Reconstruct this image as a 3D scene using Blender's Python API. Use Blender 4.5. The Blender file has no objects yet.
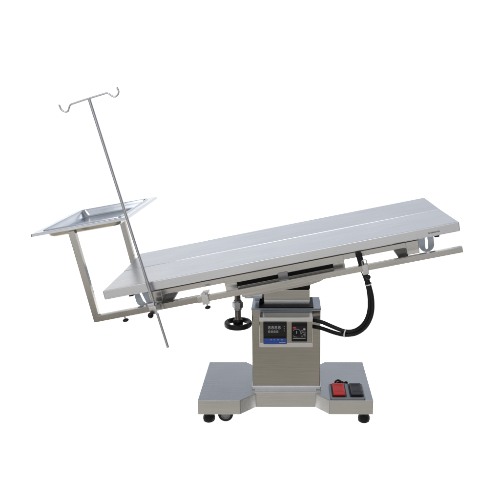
import bpy, bmesh, math
from mathutils import Matrix, Vector

S = bpy.context.scene
COL = S.collection
TILT = 0.198
I4 = Matrix.Identity(4)
# frame of the tilted table top: u along the length, y in depth, w square to the top
T = Matrix.Translation((-0.7111, 0, 0.6389)) @ Matrix.Rotation(-TILT, 4, 'Y')
WM = {}

# ------------------------------------------------------------------ materials
def new_mat(name):
    m = bpy.data.materials.new(name); m.use_nodes = True
    nt = m.node_tree
    return m, nt, nt.nodes['Principled BSDF']

def steel(name, col, rough, stretch, bump=0.04, var=0.10, rvar=0.12, blotch=6.0, coat=0.0):
    """brushed stainless steel: fine grain stretched along one axis, faint blotches"""
    m, nt, b = new_mat(name)
    N, L = nt.nodes.new, nt.links.new
    b.inputs['Metallic'].default_value = 1.0
    tc = N('ShaderNodeTexCoord')
    mp = N('ShaderNodeMapping'); mp.inputs['Scale'].default_value = stretch
    L(tc.outputs['Object'], mp.inputs['Vector'])
    g = N('ShaderNodeTexNoise'); g.inputs['Scale'].default_value = 1.0
    g.inputs['Detail'].default_value = 4; g.inputs['Roughness'].default_value = 0.65
    L(mp.outputs['Vector'], g.inputs['Vector'])
    bl = N('ShaderNodeTexNoise'); bl.inputs['Scale'].default_value = blotch
    bl.inputs['Detail'].default_value = 3
    L(tc.outputs['Object'], bl.inputs['Vector'])
    add = N('ShaderNodeMath'); add.operation = 'ADD'
    h = N('ShaderNodeMath'); h.operation = 'MULTIPLY'; h.inputs[1].default_value = 0.5
    L(g.outputs['Fac'], add.inputs[0]); L(bl.outputs['Fac'], add.inputs[1]); L(add.outputs[0], h.inputs[0])
    mr = N('ShaderNodeMapRange'); mr.inputs['From Min'].default_value = 0.3; mr.inputs['From Max'].default_value = 0.7
    mr.inputs['To Min'].default_value = 1 - var; mr.inputs['To Max'].default_value = 1 + var * 0.5
    L(h.outputs[0], mr.inputs['Value'])
    vm = N('ShaderNodeVectorMath'); vm.operation = 'SCALE'; vm.inputs[0].default_value = col
    L(mr.outputs['Result'], vm.inputs['Scale']); L(vm.outputs['Vector'], b.inputs['Base Color'])
    rr = N('ShaderNodeMapRange'); rr.inputs['From Min'].default_value = 0.3; rr.inputs['From Max'].default_value = 0.7
    rr.inputs['To Min'].default_value = max(0.03, rough - rvar * 0.5); rr.inputs['To Max'].default_value = rough + rvar * 0.5
    L(g.outputs['Fac'], rr.inputs['Value']); L(rr.outputs['Result'], b.inputs['Roughness'])
    bp = N('ShaderNodeBump'); bp.inputs['Strength'].default_value = bump; bp.inputs['Distance'].default_value = 0.002
    L(g.outputs['Fac'], bp.inputs['Height']); L(bp.outputs['Normal'], b.inputs['Normal'])
    return m

def plain(name, col, rough=0.5, metal=0.0, grain=0.0, scale=300, spec=0.5):
    m, nt, b = new_mat(name)
    N, L = nt.nodes.new, nt.links.new
    b.inputs['Roughness'].default_value = rough; b.inputs['Metallic'].default_value = metal
    b.inputs['Specular IOR Level'].default_value = spec
    tc = N('ShaderNodeTexCoord'); g = N('ShaderNodeTexNoise'); g.inputs['Scale'].default_value = scale
    L(tc.outputs['Object'], g.inputs['Vector'])
    mr = N('ShaderNodeMapRange'); mr.inputs['To Min'].default_value = 0.85; mr.inputs['To Max'].default_value = 1.15
    L(g.outputs['Fac'], mr.inputs['Value'])
    vm = N('ShaderNodeVectorMath'); vm.operation = 'SCALE'; vm.inputs[0].default_value = col
    L(mr.outputs['Result'], vm.inputs['Scale']); L(vm.outputs['Vector'], b.inputs['Base Color'])
    if grain:
        bp = N('ShaderNodeBump'); bp.inputs['Strength'].default_value = grain; bp.inputs['Distance'].default_value = 0.001
        L(g.outputs['Fac'], bp.inputs['Height']); L(bp.outputs['Normal'], b.inputs['Normal'])
    return m

def glow(name, col, strength):
    m, nt, b = new_mat(name)
    b.inputs['Base Color'].default_value = (*col, 1)
    b.inputs['Emission Color'].default_value = (*col, 1); b.inputs['Emission Strength'].default_value = strength
    return m

TOP = steel('satin_top_steel', (0.68, 0.692, 0.718), 0.32, (4, 340, 340), 0.05, 0.09, 0.13, 3.5)
BASE = steel('base_plate_steel', (0.56, 0.555, 0.545), 0.30, (6, 110, 360), 0.03, 0.09, 0.12, 5.0)
COLM = steel('column_steel', (0.475, 0.46, 0.425), 0.17, (5, 260, 260), 0.02, 0.08, 0.06, 6.0)
FRAME = steel('frame_steel', (0.54, 0.532, 0.51), 0.20, (10, 300, 300), 0.04, 0.08, 0.08, 9.0)
TUBE = steel('tube_steel', (0.43, 0.42, 0.395), 0.15, (260, 260, 12), 0.03, 0.12, 0.10, 12.0)
POLE = steel('pole_steel', (0.56, 0.57, 0.60), 0.36, (260, 260, 12), 0.03, 0.12, 0.10, 12.0)
POLISH = steel('polished_steel', (0.60, 0.632, 0.68), 0.17, (14, 14, 14), 0.02, 0.10, 0.10, 11.0)
BOWL = steel('tray_floor_tint_steel', (0.40, 0.37, 0.31), 0.28, (30, 30, 30), 0.03, 0.15, 0.08, 14.0)  # beige floor reflection put into the colour of the tray's outside
BRIGHT = steel('bright_steel', (0.64, 0.64, 0.645), 0.32, (60, 200, 200), 0.03, 0.06, 0.06, 20.0)
GALV = steel('galvanised_plate', (0.36, 0.40, 0.46), 0.36, (70, 70, 70), 0.06, 0.2, 0.1, 40.0)
LID = steel('lid_steel', (0.27, 0.305, 0.36), 0.32, (40, 200, 200), 0.03, 0.08, 0.08, 20.0)
DARK = steel('shade_tone_steel', (0.07, 0.066, 0.062), 0.42, (200, 40, 200), 0.06, 0.3, 0.1, 30.0)  # dark tone stands in for the shaded underside the arms reflect
RUBBER = plain('black_rubber', (0.004, 0.004, 0.0045), 0.55, grain=0.1, spec=0.25)
PLASTIC = plain('black_plastic', (0.004, 0.004, 0.0045), 0.4, grain=0.03, spec=0.3)
CABLE = plain('cable_sheath', (0.004, 0.004, 0.0055), 0.42, grain=0.15, scale=500, spec=0.3)
CASE = plain('meter_case', (0.004, 0.0045, 0.006), 0.3, spec=0.2)
GREYP = plain('pedal_plate_grey', (0.27, 0.285, 0.31), 0.4, 0.6, grain=0.1)
REDP = plain('red_pedal_plastic', (0.70, 0.022, 0.018), 0.42, grain=0.25, scale=900)
BLKP = plain('charcoal_pedal_plastic', (0.028, 0.031, 0.038), 0.42, grain=0.25, scale=900)
BLUE = plain('blue_meter_strip', (0.010, 0.06, 0.34), 0.35)
WHITE = plain('white_print', (0.42, 0.42, 0.45), 0.5)
TIE = plain('white_cable_tie', (0.7, 0.7, 0.7), 0.45)
REDL = plain('red_print', (0.55, 0.02, 0.05), 0.5)
INK = plain('black_print', (0.03, 0.035, 0.035), 0.5)
SCREW = steel('screw_steel', (0.26, 0.24, 0.22), 0.35, (60, 60, 60), 0.05, 0.2)
HUBP = plain('grey_hub', (0.24, 0.24, 0.25), 0.4)
HUBM = steel('wheel_hub_grey', (0.32, 0.32, 0.335), 0.4, (60, 60, 60), 0.05, 0.15)
LED = glow('meter_digits', (0.40, 0.38, 0.39), 0.06)

# ------------------------------------------------------------------ mesh builder
class MB:
    def __init__(self): self.bm = bmesh.new()
    def _merge(self, tb, mi=0, X=None):
        if X is not None: bmesh.ops.transform(tb, matrix=X, verts=tb.verts)
        for f in tb.faces: f.material_index = mi
        me = bpy.data.meshes.new('tmp'); tb.to_mesh(me); tb.free()
        self.bm.from_mesh(me); bpy.data.meshes.remove(me)
    def box(self, x0, x1, y0, y1, z0, z1, bev=0.0015, seg=2, mi=0, X=None):
        tb = bmesh.new(); bmesh.ops.create_cube(tb, size=1.0)
        for v in tb.verts:
            v.co = Vector((x0 + (v.co.x + .5) * (x1 - x0), y0 + (v.co.y + .5) * (y1 - y0), z0 + (v.co.z + .5) * (z1 - z0)))
        if bev: bmesh.ops.bevel(tb, geom=tb.edges[:], offset=bev, segments=seg, affect='EDGES', profile=0.5)
        self._merge(tb, mi, X); return self
    def prism(self, pts, axis, a, b, bev=0.0, seg=2, mi=0, X=None):
        """closed outline pushed from a to b; axis 'x': pts=(y,z), 'y': pts=(x,z), 'z': pts=(x,y)"""
        tb = bmesh.new()
        def P(p, t):
            return {'x': (t, p[0], p[1]), 'y': (p[0], t, p[1]), 'z': (p[0], p[1], t)}[axis]
        va = [tb.verts.new(P(p, a)) for p in pts]; vb = [tb.verts.new(P(p, b)) for p in pts]
        n = len(pts)
        tb.faces.new(va); tb.faces.new(vb[::-1])
        for i in range(n): tb.faces.new((va[i], vb[i], vb[(i + 1) % n], va[(i + 1) % n]))
        bmesh.ops.recalc_face_normals(tb, faces=tb.faces[:])
        if bev: bmesh.ops.bevel(tb, geom=tb.edges[:], offset=bev, segments=seg, affect='EDGES', profile=0.5)
        self._merge(tb, mi, X); return self
    def loft(self, loops, cap=True, mi=0, closed=False):
        tb = bmesh.new(); R = [[tb.verts.new(p) for p in l] for l in loops]; n = len(R[0])
        rng = range(len(R)) if closed else range(len(R) - 1)
        for k in rng:
            A, B = R[k], R[(k + 1) % len(R)]
            for i in range(n): tb.faces.new((A[i], A[(i + 1) % n], B[(i + 1) % n], B[i]))
        if cap and not closed: tb.faces.new(R[0][::-1]); tb.faces.new(R[-1])
        bmesh.ops.recalc_face_normals(tb, faces=tb.faces[:])
        self._merge(tb, mi); return self
    def lathe(self, prof, o, d=(0, 0, 1), seg=32, mi=0, hollow=False):
        d = Vector(d).normalized(); q = d.to_track_quat('Z', 'Y'); o = Vector(o)
        loops = []
        for r, h in prof:
            loops.append([o + q @ Vector((max(r, 1e-4) * math.cos(2 * math.pi * i / seg), max(r, 1e-4) * math.sin(2 * math.pi * i / seg), h)) for i in range(seg)])
        return self.loft(loops, not hollow, mi, closed=hollow)
    def ball(self, o, r, sc=(1, 1, 1), mi=0):
        prof = [(r * math.sin(math.pi * k / 14), -r * math.cos(math.pi * k / 14) * sc[2]) for k in range(15)]
        return self.lathe(prof, o, (0, 0, 1), 24, mi)
    def torus(self, o, R, r, d=(0, 0, 1), seg=56, rs=12, flat=1.0, mi=0):
        d = Vector(d).normalized(); q = d.to_track_quat('Z', 'Y'); o = Vector(o); loops = []
        for i in range(seg):
            a = 2 * math.pi * i / seg
            loops.append([o + q @ Vector(((R + r * math.cos(t)) * math.cos(a), (R + r * math.cos(t)) * math.sin(a), r * flat * math.sin(t)))
                          for t in [2 * math.pi * k / rs for k in range(rs)]])
        return self.loft(loops, False, mi, closed=True)
    def tube(self, pts, r, seg=14, mi=0):
        P = [Vector(p) for p in pts]; n = len(P); loops = []
        t0 = (P[1] - P[0]).normalized(); nrm = t0.orthogonal().normalized()
        for i in range(n):
            t = ((P[min(i + 1, n - 1)] - P[max(i - 1, 0)])).normalized()
            nrm = (nrm - t * nrm.dot(t)).normalized(); bn = t.cross(nrm)
            rad = r[i] if isinstance(r, (list, tuple)) else r
            loops.append([P[i] + (nrm * math.cos(2 * math.pi * k / seg) + bn * math.sin(2 * math.pi * k / seg)) * rad for k in range(seg)])
        return self.loft(loops, True, mi)
    def text(self, s, size, X, mi=0, shear=0.0, depth=0.0004):
        c = bpy.data.curves.new('t', 'FONT'); c.body = s; c.size = size; c.shear = shear
        c.extrude = depth; c.align_x = 'CENTER'; c.align_y = 'CENTER'; c.offset = size * 0.012
        o = bpy.data.objects.new('t', c); COL.objects.link(o)
        me = bpy.data.meshes.new_from_object(o.evaluated_get(bpy.context.evaluated_depsgraph_get()))
        bpy.data.objects.remove(o); bpy.data.curves.remove(c)
        tb = bmesh.new(); tb.from_mesh(me); bpy.data.meshes.remove(me)
        self._merge(tb, mi, X); return self
    def build(self, name, mats, parent=None, frame=I4, ang=32):
        if not isinstance(mats, (list, tuple)): mats = [mats]
        bm = self.bm
        xs = [[v.co[i] for v in bm.verts] for i in range(3)]
        c = Vector([(min(a) + max(a)) / 2 for a in xs])
        bmesh.ops.translate(bm, vec=-c, verts=bm.verts)
        me = bpy.data.meshes.new(name); bm.to_mesh(me); bm.free()
        for m in mats: me.materials.append(m)
        me.polygons.foreach_set('use_smooth', [True] * len(me.polygons))
        me.set_sharp_from_angle(angle=math.radians(ang))
        o = bpy.data.objects.new(name, me); COL.objects.link(o)
        wn = o.modifiers.new('weighted', 'WEIGHTED_NORMAL'); wn.keep_sharp = True; wn.weight = 80
        place(o, frame @ Matrix.Translation(c), parent)
        return o

def place(o, M, parent=None):
    WM[o] = M
    if parent is not None:
        o.parent = parent; o.matrix_parent_inverse = I4.copy()
        o.matrix_basis = WM[parent].inverted() @ M
    else: o.matrix_basis = M

def copy_part(o, M, parent):
    c = o.copy(); COL.objects.link(c); place(c, M, parent)
    for ch in [k for k in o.children]:
        copy_part(ch, M @ WM[o].inverted() @ WM[ch], c)
    return c

def thing(name, loc, label, cat):
    o = bpy.data.objects.new(name, None); COL.objects.link(o); o.empty_display_size = 0.1
    place(o, Matrix.Translation(loc)); o['label'] = label; o['category'] = cat
    return o

def smooth(pts, n=8):
    P = [Vector(p) for p in pts]; out = []
    for i in range(len(P) - 1):
        a, b, c, d = P[max(i - 1, 0)], P[i], P[i + 1], P[min(i + 2, len(P) - 1)]
        for k in range(n):
            t = k / n
            out.append(0.5 * ((2 * b) + (c - a) * t + (2 * a - 5 * b + 4 * c - d) * t * t + (3 * b - a - 3 * c + d) * t ** 3))
    out.append(P[-1]); return out

def rrect(x0, x1, y0, y1, r, n=5):
    pts = []
    for cx, cy, a in ((x1 - r, y1 - r, 0), (x0 + r, y1 - r, 90), (x0 + r, y0 + r, 180), (x1 - r, y0 + r, 270)):
        for k in range(n + 1):
            t = math.radians(a + 90 * k / n); pts.append((cx + r * math.cos(t), cy + r * math.sin(t)))
    return pts

# ------------------------------------------------------------------ setting: added translucent white sheet, lit from below to erase shadows
fl = bpy.data.meshes.new('floor')
fl.from_pydata([(-3, -0.155, 0), (3, -0.155, 0), (3, 3.6, 0), (-3, 3.6, 0)], [], [(0, 1, 2, 3)])
floor = bpy.data.objects.new('floor', fl); COL.objects.link(floor)  # the added translucent sheet, serving as floor
floor['kind'] = 'structure'
m = bpy.data.materials.new('backlit_white_sheet'); m.use_nodes = True
nt = m.node_tree; nt.nodes.clear()
out = nt.nodes.new('ShaderNodeOutputMaterial'); tr = nt.nodes.new('ShaderNodeBsdfTranslucent'); df = nt.nodes.new('ShaderNodeBsdfDiffuse')
tr.inputs['Color'].default_value = (0.95, 0.95, 0.95, 1); df.inputs['Color'].default_value = (0.9, 0.9, 0.9, 1)
mx = nt.nodes.new('ShaderNodeMixShader'); mx.inputs['Fac'].default_value = 0.2
nt.links.new(tr.outputs[0], mx.inputs[1]); nt.links.new(df.outputs[0], mx.inputs[2]); nt.links.new(mx.outputs[0], out.inputs['Surface'])
fl.materials.append(m)

# ------------------------------------------------------------------ THE TABLE
tb = thing('surgery_table', (-0.018, 0, 0), 'stainless steel veterinary surgery table with a tilted top on a square column', 'surgery table')

# --- base: H-shaped plate with chamfered notches front and back
BZ0, BZ1 = 0.069, 0.133
bp = [(-0.383, -0.195), (-0.207, -0.195), (-0.144, -0.1305), (0.107, -0.1305), (0.1655, -0.195), (0.3466, -0.195),
      (0.3466, 0.196), (0.1655, 0.196), (0.107, 0.1315), (-0.144, 0.1315), (-0.207, 0.196), (-0.383, 0.196)]
b = MB(); b.prism(bp, 'z', BZ0, BZ1, 0.0022, 2)
base = b.build('base', BASE, tb)

# --- feet
def foot():
    f = MB()
    f.lathe([(0.0, 0.0), (0.019, 0.0), (0.0242, 0.004), (0.0260, 0.013), (0.0252, 0.023), (0.0205, 0.031), (0.011, 0.034), (0.0, 0.034)], (-0.348, -0.120, 0.0), seg=36)
    f.lathe([(0.0075, 0.0335), (0.0075, 0.0685)], (-0.348, -0.120, 0.0), seg=20, mi=1)
    return f
ft = foot().build('levelling_foot', [RUBBER, FRAME], tb)
for dx, dy in ((0.666, -0.004), (0.666, 0.25), (0.0, 0.25)):
    copy_part(ft, WM[ft] @ Matrix.Translation((dx, dy, 0)), tb)

# --- casters
c = MB()
c.box(-0.296, -0.256, -0.135, -0.085, 0.060, 0.0685, 0.001)
c.box(-0.290, -0.262, -0.0985, -0.0945, 0.020, 0.062, 0.001)
cast = c.build('caster', FRAME, tb)
wx, wy, wz = -0.276, -0.118, 0.033
w = MB(); w.lathe([(0.021, -0.013), (0.029, -0.013), (0.0322, -0.010), (0.033, 0.0), (0.0322, 0.010), (0.029, 0.013), (0.021, 0.013)], (wx, wy, wz), (0, 1, 0), 40, hollow=True)
w.build('tyre', RUBBER, cast)
w = MB(); w.lathe([(0.0, -0.011), (0.006, -0.0135), (0.010, -0.0135), (0.0115, -0.008), (0.017, -0.008), (0.0185, -0.0118), (0.0215, -0.0118), (0.0215, 0.0118), (0.0, 0.0118)], (wx, wy, wz), (0, 1, 0), 36)
w.build('hub', HUBP, cast)
for dx, dy in ((0.0, 0.215), (0.50, 0.215)):
    copy_part(cast, WM[cast] @ Matrix.Translation((dx, dy, 0)), tb)

# --- foot switch
fs = MB()
X0, X1, Y0, Y1 = 0.169, 0.315, -0.190, -0.052
fs.prism(rrect(X0, X1, Y0, Y1, 0.008), 'z', BZ1 + 0.0005, BZ1 + 0.007, 0.0012)
fs.box(0.176, 0.2385, Y0 + 0.012, Y1 - 0.005, BZ1 + 0.0060, BZ1 + 0.0076, 0.0006, mi=1)  # black pads, set to the left, stand in for the pedals' shadows
fs.box(0.2505, 0.310, Y0 + 0.012, Y1 - 0.005, BZ1 + 0.0060, BZ1 + 0.0076, 0.0006, mi=1)
fsw = fs.build('foot_switch', [GREYP, PLASTIC], tb)
def pedal(x0, x1, mat, label):
    p = MB(); z = BZ1 + 0.0078
    p.prism([(-0.167, z), (-0.068, z), (-0.068, z + 0.0105), (-0.150, z + 0.0095), (-0.167, z + 0.0080)], 'x', x0, x1, 0.0018, 3)
    for k in range(7):
        y = -0.146 + k * 0.0105
        zz = z + 0.0095 + (y + 0.150) / 0.082 * 0.001
        p.box(x0 + 0.006, x1 - 0.006, y, y + 0.0045, zz - 0.001, zz + 0.0008, 0.0003, 1)
    o = p.build('pedal', mat, fsw); o['label'] = label
pedal(0.1825, 0.2325, REDP, 'red ribbed foot pedal'); pedal(0.2570, 0.3055, BLKP, 'black ribbed foot pedal')
k = MB()
k.tube(smooth([(0.197, -0.040, BZ1 - 0.002), (0.201, -0.034, BZ1 + 0.009), (0.214, -0.026, BZ1 + 0.011), (0.226, -0.032, BZ1 + 0.007), (0.238, -0.038, BZ1 + 0.005), (0.248, -0.032, BZ1 + 0.005), (0.253, -0.031, BZ1 - 0.002)]), 0.0042, 10)
k.tube(smooth([(0.203, -0.058, BZ1 + 0.004), (0.207, -0.044, BZ1 + 0.007), (0.218, -0.036, BZ1 + 0.006), (0.224, -0.026, BZ1 - 0.002)]), 0.004, 10)
k.build('pedal_cord', CABLE, tb)

# --- column
CX0, CX1, CY0, CY1, CZ = -0.160, 0.129, -0.092, 0.062, 0.5003
c = MB()
c.box(CX0, CX1, CY0, CY1, BZ1 + 0.0005, CZ - 0.008, 0.0025, 3)
column = c.build('column', COLM, tb)
c = MB(); c.box(CX0 - 0.004, CX1 + 0.004, CY0 - 0.006, CY1 + 0.006, BZ1 + 0.0003, BZ1 + 0.016, 0.003, 3)
c.box(-0.150, 0.1135, -0.1275, CY0 - 0.004, BZ1 + 0.0002, BZ1 + 0.0035, 0.001)
c.build('skirting', BRIGHT, column)
c = MB(); c.box(CX0 - 0.0012, CX1 + 0.0012, CY0 - 0.0015, CY1 + 0.0012, CZ - 0.008, CZ, 0.001, 2)
c.build('lid', LID, column)
c = MB(); c.box(-0.131, 0.099, -0.0890, 0.050, CZ - 0.002, CZ + 0.004, 0.0015)
c.box(-0.131, -0.112, -0.030, 0.050, CZ + 0.003, CZ + 0.026, 0.002)
c.build('gasket', RUBBER, column)
c = MB(); c.box(-0.1095, 0.0838, -0.050, 0.042, CZ - 0.001, 0.568, 0.003, 3)
lift = c.build('lift_column', COLM, tb)
c = MB(); c.box(-0.108, 0.0825, -0.053, -0.0495, CZ + 0.002, CZ + 0.023, 0.0012)
c.build('wear_strip', BRIGHT, lift)
c = MB(); c.box(-0.187, -0.115, -0.100, 0.030, 0.545, 0.553, 0.0015); c.box(-0.150, -0.118, -0.030, 0.028, 0.512, 0.5445, 0.0015)
c.build('mounting_bracket', GALV, tb)
c = MB(); c.box(-0.085, 0.086, -0.044, 0.040, 0.5683, 0.640, 0.004)
c.build('pivot_shade_block', RUBBER, tb)  # black block stands in for the shade between column and yoke

# --- control box on the column front
BF = -0.178
c = MB(); c.box(-0.1238, 0.0925, BF, CY0 + 0.0005, 0.3625, 0.4915, 0.003, 3)
cb = c.build('control_box', COLM, tb)
c = MB(); c.box(-0.1238, 0.0925, BF - 0.0022, BF + 0.001, 0.4735, 0.4912, 0.001); c.box(-0.1238, 0.0925, BF - 0.0022, BF + 0.001, 0.3628, 0.3815, 0.001)
c.build('highlight_lip', BRIGHT, cb)  # panel lips in brighter steel, reflections put into their colour
RX = Matrix.Rotation(math.pi / 2, 4, 'X')
# temperature meter with two rows of digits and a blue key strip
mx0, mx1, mz0, mz1 = -0.1075, -0.0130, 0.3775, 0.4720
mf = BF - 0.008
c = MB(); c.box(mx0, mx1, mf, BF + 0.002, mz0, mz1, 0.002, 2)
c.box(mx0 + 0.004, mx1 - 0.004, mf - 0.0006, mf + 0.001, 0.4135, mz1 - 0.005, 0.0003, 1, mi=4)
c.box(mx0 + 0.0015, mx1 - 0.0015, mf - 0.0010, mf + 0.001, mz0 + 0.0015, 0.4035, 0.0003, 1, mi=2)
def seg8(cx, cz, w, h, t):
    for dz in (-h / 2, 0, h / 2): c.box(cx - w / 2 + t * .6, cx + w / 2 - t * .6, mf - 0.0012, mf - 0.0004, cz + dz - t / 2, cz + dz + t / 2, 0, mi=1)
    for dx in (-w / 2, w / 2):
        for z0 in (-h / 2, 0): c.box(cx + dx - t / 2, cx + dx + t / 2, mf - 0.0012, mf - 0.0004, cz + z0 + t * .6, cz + z0 + h / 2 - t * .6, 0, mi=1)
for i in range(4):
    seg8(-0.0830 + i * 0.0133, 0.4505, 0.0082, 0.0112, 0.0020)
    seg8(-0.0840 + i * 0.0110, 0.4330, 0.0068, 0.0084, 0.0016)
for i in range(3): c.box(-0.0245, -0.0215, mf - 0.0012, mf - 0.0004, 0.4535 - i * 0.0090, 0.4560 - i * 0.0090, 0, mi=3)
for i, wd in enumerate((0.007, 0.004, 0.006, 0.008)):
    x = -0.080 + i * 0.0145; c.box(x, x + wd, mf - 0.0016, mf - 0.0008, 0.3965, 0.3990, 0, mi=3)
c.box(-0.0445, -0.0180, mf - 0.0016, mf - 0.0008, 0.3862, 0.3885, 0, mi=3)
c.box(mx0 + 0.003, mx1 - 0.003, mf - 0.0016, mf - 0.0008, 0.3918, 0.3924, 0, mi=4)
c.build('temperature_meter', [CASE, LED, BLUE, WHITE, PLASTIC], cb)
# time relay with dial
nx0, nx1, nz0, nz1 = 0.0070, 0.0702, 0.3893, 0.4690
c = MB(); c.box(nx0, nx1, mf, BF + 0.002, nz0, nz1, 0.002, 2)
c.box(nx0 + 0.004, nx1 - 0.004, mf - 0.0006, mf + 0.001, 0.4015, 0.4560, 0.0003, 1, mi=4)
dx, dz = 0.0270, 0.4270
for i in range(22):
    a = math.radians(-50 + i * 13)
    if 95 < math.degrees(a) < 170: continue
    c.box(-0.0008, 0.0008, -0.0014, -0.0004, 0.0155, 0.0185, 0, mi=1, X=Matrix.Translation((dx, mf, dz)) @ Matrix.Rotation(a, 4, 'Y'))
c.lathe([(0.0135, 0.0), (0.0128, 0.006), (0.0, 0.0065)], (dx, mf, dz), (0, -1, 0), 30)
c.box(dx - 0.0010, dx + 0.0010, mf - 0.0074, mf - 0.006, dz, dz + 0.011, 0, mi=1)
c.box(0.0120, 0.0250, mf - 0.0014, mf - 0.0004, 0.4470, 0.4535, 0, mi=2)
c.box(0.0545, 0.0625, mf - 0.0014, mf - 0.0004, 0.4395, 0.4470, 0, mi=1)
for i, (a, bb) in enumerate(((0.0455, 0.0520), (0.0480, 0.0575), (0.0440, 0.0490), (0.0530, 0.0600), (0.0465, 0.0530))):
    c.box(a, bb, mf - 0.0014, mf - 0.0004, 0.4360 - i * 0.0058, 0.4378 - i * 0.0058, 0, mi=3)
c.box(0.0600, 0.0622, mf - 0.0014, mf - 0.0004, 0.4120, 0.4330, 0, mi=3)
c.box(0.0120, 0.0635, mf - 0.0014, mf - 0.0004, 0.4035, 0.4058, 0, mi=3)
c.build('time_relay', [CASE, WHITE, REDL, LED, PLASTIC], cb)

# --- cables from the control box up to the rail
ca = [(0.080, -0.130, 0.4665), (0.0928, -0.140, 0.4668), (0.131, -0.160, 0.4640), (0.182, -0.190, 0.4515), (0.2247, -0.210, 0.4430), (0.2625, -0.222, 0.4535), (0.2935, -0.233, 0.4860),
      (0.3095, -0.242, 0.5354), (0.3090, -0.250, 0.596), (0.2978, -0.258, 0.656), (0.2815, -0.262, 0.701), (0.2690, -0.262, 0.735), (0.258, -0.255, 0.775)]
k = MB(); k.tube(smooth(ca), 0.0082, 14); k.build('cable', CABLE, tb)
cb2 = [(0.080, -0.130, 0.4385), (0.0931, -0.140, 0.4385), (0.131, -0.160, 0.4370), (0.182, -0.192, 0.4300), (0.2247, -0.214, 0.4295), (0.268, -0.228, 0.4430), (0.3025, -0.240, 0.4790),
       (0.3205, -0.250, 0.5330), (0.3190, -0.256, 0.5960), (0.3035, -0.262, 0.6560), (0.287, -0.265, 0.700), (0.2755, -0.263, 0.735), (0.266, -0.255, 0.775)]
k = MB(); k.tube(smooth(cb2), 0.0082, 14); k.build('cable', CABLE, tb)
def tie(o, d, R):
    k = MB(); k.torus(o, R, 0.0018, d, 32, 8, flat=1.6); return k.build('cable_tie', TIE, tb)
tie((0.222, -0.212, 0.4362), (0.95, -0.4, -0.1), 0.0155)
tie((0.3010, -0.260, 0.6560), (-0.28, -0.12, 1), 0.0125)

# --- hand wheel on its screw
hx, hy, hz = -0.2145, -0.125, 0.4445
h = MB()
ro, ri, hh = 0.0575, 0.0425, 0.0105
ring = [(ri, -hh + .003), (ri + .003, -hh), (ro - .004, -hh), (ro - .001, -hh + .003), (ro, 0), (ro - .001, hh - .003), (ro - .004, hh), (ri + .003, hh), (ri, hh - .003)]
h.loft([[Vector((hx + q * math.cos(a), hy + q * math.sin(a), hz + z_)) for q, z_ in ring] for a in [2 * math.pi * k / 64 for k in range(64)]], False, closed=True)
h.lathe([(0.0, -0.012), (0.018, -0.012), (0.0205, -0.009), (0.0205, 0.014), (0.017, 0.020), (0.0, 0.020)], (hx, hy, hz), (0, 0, 1), 30)
for a in (90, 270):
    h.box(0.012, 0.046, -0.012, 0.012, -0.008, 0.006, 0.003, 2, X=Matrix.Translation((hx, hy, hz)) @ Matrix.Rotation(math.radians(a), 4, 'Z'))
h.build('hand_wheel', PLASTIC, tb)
sc = MB()
prof = [(0.0125, 0.0)]
z = 0.004
while z < 0.158: prof += [(0.0118, z), (0.0132, z + 0.002)]; z += 0.004
sc.lathe(prof, (hx, hy, hz + 0.014), (0, 0, 1), 24)
scr = sc.build('screw_rod', SCREW, tb)
sc = MB(); sc.lathe([(0.014, 0), (0.0205, 0.0015), (0.022, 0.005), (0.022, 0.024), (0.0205, 0.0275), (0.014, 0.029)], (hx, hy, 0.512), (0, 0, 1), 6)
sc.lathe([(0.0165, -0.006), (0.0165, 0.034)], (hx, hy, 0.512), (0, 0, 1), 24)
sc.build('lock_nut', HUBM, scr, ang=25)

# --- table top: shallow V across its width, drain seam along the middle
L_, HW, TH, VD = 1.362, 0.3, 0.036, 0.0032
r = 0.0030
def arc(cx, cz, a0, a1, n=6):
    return [(cx + r * math.cos(math.radians(a0 + (a1 - a0) * i / n)), cz + r * math.sin(math.radians(a0 + (a1 - a0) * i / n))) for i in range(n + 1)]
prof = arc(-HW + r, -r, 180, 90) + [(-0.0125, -VD + 0.0001), (-0.0010, -VD - 0.0012), (0.0004, -VD - 0.0012), (0.0010, -VD)] + arc(HW - r, -r, 90, 0) + arc(HW - r, -TH + r, 0, -90) + arc(-HW + r, -TH + r, 270, 180)
c = MB()
loops = []
for u, k_ in ((0.0, 0.0035), (0.0012, 0.0012), (0.0035, 0.0), (0.3, 0), (0.7, 0), (1.05, 0), (L_ - 0.0035, 0.0), (L_ - 0.0012, 0.0012), (L_, 0.0035)):
    l = []
    for y, z in prof:
        zc = -TH / 2; sy = (HW - k_) / HW; sz = (TH / 2 - k_) / (TH / 2)
        l.append((u, y * sy, zc + (z - zc) * sz))
    loops.append(l)
c.loft(loops)
top = c.build('table_top', TOP, tb, T, ang=3)
c = MB(); c.text('SHINOVA', 0.0100, Matrix.Translation((1.2645, -HW - 0.0006, -0.0212)) @ RX @ Matrix.Diagonal((1.02, 0.85, 1, 1)), 0, 0.15)
c.build('maker_label', INK, top, T)
for u in (0.098, 1.2775):
    c = MB(); c.box(u - 0.009, u + 0.009, -0.285, -0.262, -0.046, -TH - 0.0003, 0.002); c.build('rubber_buffer', RUBBER, top, T)

# --- sub-frame under the top
c = MB()
for s in (-1, 1):
    y0, y1 = sorted((s * 0.242, s * 0.205))
    c.box(0.152, 1.2090, y0, y1, -0.0755, -TH - 0.0004, 0.0025, 2)
for u0, u1 in ((0.150, 0.2030), (1.1630, 1.2120)):
    c.box(u0, u1, -0.2440, 0.2440, -0.1050, -TH - 0.0006, 0.0025, 2)
c.build('sub_frame', FRAME, tb, T)
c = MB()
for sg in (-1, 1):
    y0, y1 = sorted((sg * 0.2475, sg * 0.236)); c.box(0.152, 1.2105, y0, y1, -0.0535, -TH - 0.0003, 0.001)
c.build('gap_shade_strip', DARK, tb, T)  # dark strip stands in for the shade line below the table edge
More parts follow.
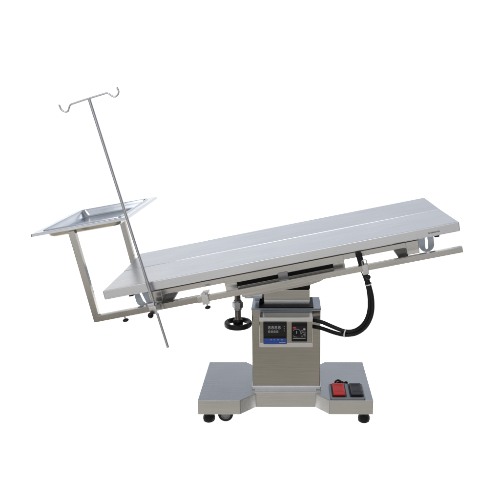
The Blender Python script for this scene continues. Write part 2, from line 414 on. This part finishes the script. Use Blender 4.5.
# arms from the cross members out to the rails
for u0, u1 in ((0.2045, 0.2475), (1.1235, 1.1620)):
    for sg in (-1, 1):
        y0, y1 = sorted((sg * 0.150, sg * 0.2775))
        c = MB(); c.box(u0, u1, y0, y1, -0.1000, -0.0930, 0.001); c.build('rail_arm', DARK, tb, T)

# slotted hinge plates at both ends
def hinge(u, y, lean, sw):
    n = 16; R = 0.0295; cz = -0.0895
    out_ = [(-R, -TH - 0.0005)] + [(R * math.cos(math.radians(180 + 180 * i / n)), cz + R * math.sin(math.radians(180 + 180 * i / n))) for i in range(n + 1)] + [(R, -TH - 0.0005)]
    # plate with a real slot: walk round the slot as a keyhole
    s0, s1 = -0.060, -0.1025
    def slot():
        p = []
        for i in range(9): a = math.radians(180 * i / 8); p.append((sw * math.cos(a), s0 + sw * math.sin(a)))
        for i in range(9): a = math.radians(180 + 180 * i / 8); p.append((sw * math.cos(a), s1 + sw * math.sin(a)))
        sh = math.tan(lean); return [(x + sh * (z_ + 0.083), z_) for x, z_ in p]
    bmh = bmesh.new()
    def ring(pts, yy): return [bmh.verts.new((u + p[0], yy, p[1])) for p in pts]
    for yy in (y, y + 0.004):
        eo = ring(out_, yy); es = ring(slot(), yy)
        edges = [bmh.edges.new((e[i], e[(i + 1) % len(e)])) for e in (eo, es) for i in range(len(e))]
        bmesh.ops.triangle_fill(bmh, edges=edges, use_beauty=True)
        if yy == y: a1, a2 = eo, es
    for A, B in ((a1, eo), (a2, es)):
        for i in range(len(A)): bmh.faces.new((A[i], A[(i + 1) % len(A)], B[(i + 1) % len(A)], B[i]))
    bmesh.ops.recalc_face_normals(bmh, faces=bmh.faces[:])
    q = MB(); q._merge(bmh); return q
for u, lean in ((0.1130, -0.20), (1.2500, 0.06)):
    for y, sw in ((-0.200, 0.0052), (-0.170, 0.0150), (0.196, 0.0052)):
        hinge(u, y, lean, sw).build('hinge_plate', GALV, tb, T)

# --- slide carriage in the middle (long slot, black box inside standing in for its shade)
for sg in (-1, 1):
    y0, y1 = sorted((sg * 0.2455, sg * 0.2375))
    c = MB()
    c.box(0.4520, 0.9220, y0, y1, -0.0810, -TH - 0.0008, 0.0012)
    c.box(0.4520, 0.4990, y0, y1, -0.1060, -0.0807, 0.0012)
    c.box(0.8770, 0.9220, y0, y1, -0.1330, -0.0807, 0.0012)
    c.box(0.5000, 0.8767, y0, y1, -0.1330, -0.0975, 0.0012)
    c.build('carriage_plate', FRAME, tb, T)
c = MB(); c.box(0.46, 0.915, -0.204, 0.204, -0.128, -0.0375, 0.002); c.build('slot_shade_box', RUBBER, tb, T)
c = MB(); c.box(0.6620, 0.7000, -0.2500, -0.2450, -0.1150, -0.0755, 0.0012); c.build('slide_stop', HUBM, tb, T)
yk = [(0.500, -0.1335), (0.500, -0.1590), (0.512, -0.1630), (0.775, -0.1630), (0.815, -0.1570), (0.880, -0.1335)]
c = MB(); c.prism(yk, 'y', -0.195, 0.195, 0.003, 2); c.build('tilt_yoke', FRAME, tb, T)

# --- side rails
RW0, RW1 = -0.1185, -0.0960
c = MB(); c.box(0.345, 1.3615, -0.3000, -0.2780, RW0, RW1, 0.0012); rail = c.build('side_rail', FRAME, tb, T)
c = MB(); c.box(0.345, 1.3615, 0.2780, 0.3000, RW0, RW1, 0.0012); c.build('side_rail', FRAME, tb, T)

# --- tray support tubes: square tube bent up at a mitre
def arm(y0, y1, du, wtop):
    a, bb, z0, z1 = -0.0750 + du, -0.0500 + du, -0.1245, -0.0995
    q = MB(); q.prism([(a, z0), (0.352, z0), (0.352, z1), (bb, z1), (bb, wtop), (a, wtop)], 'y', y0, y1, 0.0022, 2)
    return q
arm(-0.2725, -0.2475, 0.0, 0.243).build('tray_support', TUBE, tb, T)
arm(0.2475, 0.2725, 0.035, 0.236).build('tray_support', TUBE, tb, T)

def thumb(u, w, y, s=1.0):
    q = MB(); q.lathe([(0.0035 * s, 0.0), (0.0035 * s, 0.010 * s)], (u, y, w - 0.010 * s), (0, 0, 1), 14, mi=1)
    q.lathe([(0.0, 0.0), (0.006 * s, 0.0), (0.0105 * s, 0.003 * s), (0.0118 * s, 0.006 * s), (0.010 * s, 0.0095 * s), (0.0055 * s, 0.012 * s), (0.0, 0.0122 * s)], (u, y, w - 0.0215 * s), (0, 0, 1), 24)
    return q
thumb(0.0445, -0.1245, -0.262, 1.05).build('thumb_screw', [PLASTIC, FRAME], tb, T)
# rail clamps (the sleeve at the tube joint and the cable clamp)
c = MB()
c.box(0.3630, 0.3900, -0.3085, -0.2430, -0.1265, -0.0875, 0.002); c.box(0.3640, 0.3830, -0.3105, -0.303, -0.0880, -0.0800, 0.002)
rc = c.build('rail_clamp', BRIGHT, tb, T)
thumb(0.3775, -0.1262, -0.298, 1.0).build('clamp_knob', [PLASTIC, FRAME], rc, T)
c = MB()
c.box(0.9800, 1.0035, -0.3075, -0.2745, -0.1305, -0.0925, 0.002)
c.tube(smooth([(0.984, -0.300, -0.094), (0.984, -0.300, -0.080), (0.9885, -0.300, -0.0745), (0.997, -0.300, -0.0745), (1.0015, -0.300, -0.080), (1.0015, -0.300, -0.094)]), 0.0022, 10)
rc = c.build('rail_clamp', BRIGHT, tb, T)
c = MB(); c.ball((0.9975, -0.3, -0.1435), 0.0095); c.tube([(0.993, -0.298, -0.129), (0.996, -0.3, -0.138)], 0.0045, 12)
c.build('clamp_knob', PLASTIC, rc, T)

# ------------------------------------------------------------------ INSTRUMENT TRAY
TT = Matrix.Translation((-0.794, 0, 0.884)) @ Matrix.Rotation(-math.radians(10.2), 4, 'Y')
hl, hd = 0.187, 0.266
def lp(ins, z, r_): return [(x, y, z) for x, y in rrect(-hl + ins, hl - ins, -hd + ins, hd - ins, r_)]
loops = [lp(0.0, -0.0100, 0.007), lp(0.0, -0.001, 0.007), lp(0.0015, 0.0, 0.007), lp(0.0325, 0.0, 0.012), lp(0.0345, 0.0034, 0.013), lp(0.0365, 0.0034, 0.014), lp(0.0385, 0.0005, 0.015), lp(0.0425, -0.009, 0.018), lp(0.0470, -0.024, 0.022), lp(0.0515, -0.0290, 0.024), lp(0.058, -0.0305, 0.026), lp(0.12, -0.0312, 0.02)]
lo = [lp(0.12, -0.0326, 0.02), lp(0.0575, -0.0320, 0.026), lp(0.0505, -0.0305, 0.024), lp(0.0455, -0.0250, 0.022), lp(0.0410, -0.0095, 0.018), lp(0.0375, -0.0015, 0.015), lp(0.0335, -0.0013, 0.013), lp(0.003, -0.0013, 0.007), lp(0.0013, -0.0100, 0.007)]
c = MB()
c.loft(loops + lo, False, closed=False)
tbm = c.bm
tbm.verts.ensure_lookup_table()
n = len(loops[0])
# floor of the bowl above and below, and the lip edge
k1, k2 = (len(loops) - 1) * n, len(loops) * n
bmesh.ops.delete(tbm, geom=[f for f in tbm.faces if {v.index for v in f.verts} <= set(range(k1, k2 + n))], context='FACES')
tbm.verts.index_update(); tbm.verts.ensure_lookup_table()
tbm.faces.new([tbm.verts[k1 + i] for i in range(n)]); tbm.faces.new([tbm.verts[k2 + n - 1 - i] for i in range(n)])
e0 = (len(loops) + len(lo) - 1) * n
for i in range(n): tbm.faces.new((tbm.verts[i], tbm.verts[(i + 1) % n], tbm.verts[e0 + (i + 1) % n], tbm.verts[e0 + i]))
bmesh.ops.recalc_face_normals(tbm, faces=tbm.faces[:])
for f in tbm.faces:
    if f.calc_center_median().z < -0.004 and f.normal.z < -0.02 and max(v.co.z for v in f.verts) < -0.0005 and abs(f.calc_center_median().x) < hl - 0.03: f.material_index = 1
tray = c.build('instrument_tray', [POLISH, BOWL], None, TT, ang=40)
tray['label'] = 'shallow shiny steel instrument tray on two legs left of the table top'
tray['category'] = 'tray'

# ------------------------------------------------------------------ IV POLE
PY = -0.322
pb, pt = Vector((-0.4675, PY, 0.4205)), Vector((-0.6999, PY, 1.3475))
pole = thing('iv_pole', (-0.4675, PY, 0.4205), 'thin slanted steel drip pole with two hooks clamped to the table rail', 'iv pole')
d = (pt - pb)
c = MB(); c.tube([pb, pb + d * 0.001, pb + d * 0.999, pt], [0.0042, 0.0054, 0.0054, 0.0046], 18)
c.tube([pb + d * 0.205, pb + d * 0.206, pb + d * 0.285, pb + d * 0.286], [0.0054, 0.0068, 0.0068, 0.0054], 18)
c.build('rod', POLE, pole)
hk = [(-0.8050, 1.3262), (-0.8048, 1.3235), (-0.7990, 1.3092), (-0.7867, 1.3018), (-0.7765, 1.3050), (-0.7725, 1.3140), (-0.7660, 1.3258), (-0.7480, 1.3328), (-0.7000, 1.3478), (-0.6501, 1.3622),
      (-0.6400, 1.3650), (-0.6310, 1.3640), (-0.6190, 1.3558), (-0.6078, 1.3537), (-0.5980, 1.3615), (-0.5950, 1.3720), (-0.5995, 1.3830), (-0.6002, 1.3845)]
c = MB(); c.tube(smooth([(x, PY, z_) for x, z_ in hk], 6), 0.0030, 12); c.build('hook', POLE, pole)
c = MB(); c.box(0.1660, 0.1950, -0.3370, -0.2735, -0.1180, -0.0860, 0.003); c.box(0.1630, 0.1900, -0.3330, -0.3050, -0.0880, -0.0740, 0.003)
cl = c.build('clamp', BRIGHT, pole, T)
c = MB(); c.ball((0.1720, -0.352, -0.1140), 0.0112); c.tube([(0.172, -0.345, -0.1135), (0.172, -0.330, -0.112)], 0.005, 12); c.build('clamp_knob', PLASTIC, cl, T)
c = MB(); c.ball((0.1950, -0.325, -0.0845), 0.0080); c.build('clamp_screw', HUBM, cl, T)

# ------------------------------------------------------------------ light
wd = bpy.data.worlds.new('World'); S.world = wd; wd.use_nodes = True
nt = wd.node_tree; bg = nt.nodes['Background']; N, L = nt.nodes.new, nt.links.new
tc = N('ShaderNodeTexCoord'); sp = N('ShaderNodeSeparateXYZ'); L(tc.outputs['Generated'], sp.inputs[0])
def ramp(stops):
    mr = N('ShaderNodeMapRange'); mr.inputs['From Min'].default_value = -1; mr.inputs['From Max'].default_value = 1
    L(sp.outputs['Z'], mr.inputs['Value'])
    cr = N('ShaderNodeValToRGB'); e = cr.color_ramp.elements
    while len(e) > 1: e.remove(e[-1])
    for i, (z_, col) in enumerate(stops):
        el = e[0] if i == 0 else e.new((z_ + 1) / 2)
        el.position = (z_ + 1) / 2; el.color = (*[x / 2 for x in col], 1)
    L(mr.outputs['Result'], cr.inputs['Fac']); return cr
# white studio sweep in front of the lens, open room behind it
fr = ramp([(-1, (1.12, 1.12, 1.12)), (0.20, (1.12, 1.12, 1.13)), (0.31, (0.66, 0.71, 0.80)), (0.42, (0.42, 0.475, 0.57)), (0.60, (0.34, 0.385, 0.46)), (1, (0.5, 0.5, 0.52))])
bk0 = ramp([(-1, (0.9, 0.87, 0.82)), (-0.50, (0.74, 0.71, 0.66)), (-0.43, (0.42, 0.39, 0.345)), (-0.33, (0.40, 0.37, 0.32)), (-0.27, (0.62, 0.59, 0.55)), (-0.20, (0.95, 0.94, 0.93)), (0.05, (1.0, 1.0, 1.02)), (0.35, (0.75, 0.78, 0.82)), (1, (0.5, 0.5, 0.52))])
# the room is darker to the sides
ab = N('ShaderNodeMath'); ab.operation = 'ABSOLUTE'; L(sp.outputs['X'], ab.inputs[0])
sd = N('ShaderNodeMapRange'); sd.interpolation_type = 'SMOOTHSTEP'
for k_, v_ in (('From Min', 0.40), ('From Max', 0.80), ('To Min', 1.0), ('To Max', 0.35)): sd.inputs[k_].default_value = v_
L(ab.outputs[0], sd.inputs['Value'])
rt = N('ShaderNodeMapRange'); rt.interpolation_type = 'SMOOTHSTEP'
for k_, v_ in (('From Min', 0.05), ('From Max', 0.34), ('To Min', 1.0), ('To Max', 0.62)): rt.inputs[k_].default_value = v_
L(sp.outputs['X'], rt.inputs['Value'])
# uneven furniture and light in the room
nz = N('ShaderNodeTexNoise'); nz.inputs['Scale'].default_value = 9.0; nz.inputs['Detail'].default_value = 3; L(tc.outputs['Generated'], nz.inputs['Vector'])
nr = N('ShaderNodeMapRange')
for k_, v_ in (('From Min', 0.30), ('From Max', 0.70), ('To Min', 0.58), ('To Max', 1.42)): nr.inputs[k_].default_value = v_
L(nz.outputs['Fac'], nr.inputs['Value'])
m1 = N('ShaderNodeMath'); m1.operation = 'MULTIPLY'; L(sd.outputs['Result'], m1.inputs[0]); L(rt.outputs['Result'], m1.inputs[1])
m2 = N('ShaderNodeMath'); m2.operation = 'MULTIPLY'; L(m1.outputs[0], m2.inputs[0]); L(nr.outputs['Result'], m2.inputs[1])
bks = N('ShaderNodeVectorMath'); bks.operation = 'SCALE'; L(bk0.outputs['Color'], bks.inputs[0]); L(m2.outputs[0], bks.inputs['Scale'])
mr = N('ShaderNodeMapRange'); mr.interpolation_type = 'SMOOTHSTEP'
mr.inputs['From Min'].default_value = 0.0; mr.inputs['From Max'].default_value = 0.40
L(sp.outputs['Y'], mr.inputs['Value'])
mix = N('ShaderNodeMix'); mix.data_type = 'RGBA'
L(mr.outputs['Result'], mix.inputs['Factor']); L(bks.outputs['Vector'], mix.inputs['A']); L(fr.outputs['Color'], mix.inputs['B'])
L(mix.outputs['Result'], bg.inputs['Color']); bg.inputs['Strength'].default_value = 2.0

ld = bpy.data.lights.new('overhead_fill', 'AREA'); ld.shape = 'RECTANGLE'; ld.size = 2.4; ld.size_y = 1.6; ld.energy = 24; ld.color = (1, 0.98, 0.95)  # added overhead lamp, out of view, for highlights
lo_ = bpy.data.objects.new('overhead_fill', ld); COL.objects.link(lo_)
lo_.location = (-0.6, -1.9, 2.9); lo_.rotation_euler = (Vector((-0.1, 0, 0.5)) - lo_.location).to_track_quat('-Z', 'Y').to_euler()

# added fill lamp, unseen under the white sheet, washing out floor shadows
ld = bpy.data.lights.new('under_sheet_fill', 'AREA'); ld.shape = 'RECTANGLE'; ld.size = 5.98; ld.size_y = 3.745; ld.energy = 1.4 * math.pi * 6 * 4
lt = bpy.data.objects.new('under_sheet_fill', ld); COL.objects.link(lt)
lt.location = (0, 1.7225, -0.2); lt.rotation_euler = (math.pi, 0, 0)

# ------------------------------------------------------------------ camera
cd = bpy.data.cameras.new('camera'); cam = bpy.data.objects.new('camera', cd); COL.objects.link(cam)
cd.sensor_width = 36; cd.lens = 612.455 / 500 * 36; cd.shift_x = -39.89 / 500; cd.clip_start = 0.05; cd.clip_end = 200
cam.location = (0, -2.52, 1.3293); cam.rotation_euler = (math.pi / 2 - 0.2342, 0, 0)
S.camera = cam
S.view_settings.view_transform = 'Standard'; S.view_settings.look = 'None'; S.view_settings.exposure = 0; S.view_settings.gamma = 1
S.cycles.max_bounces = 8
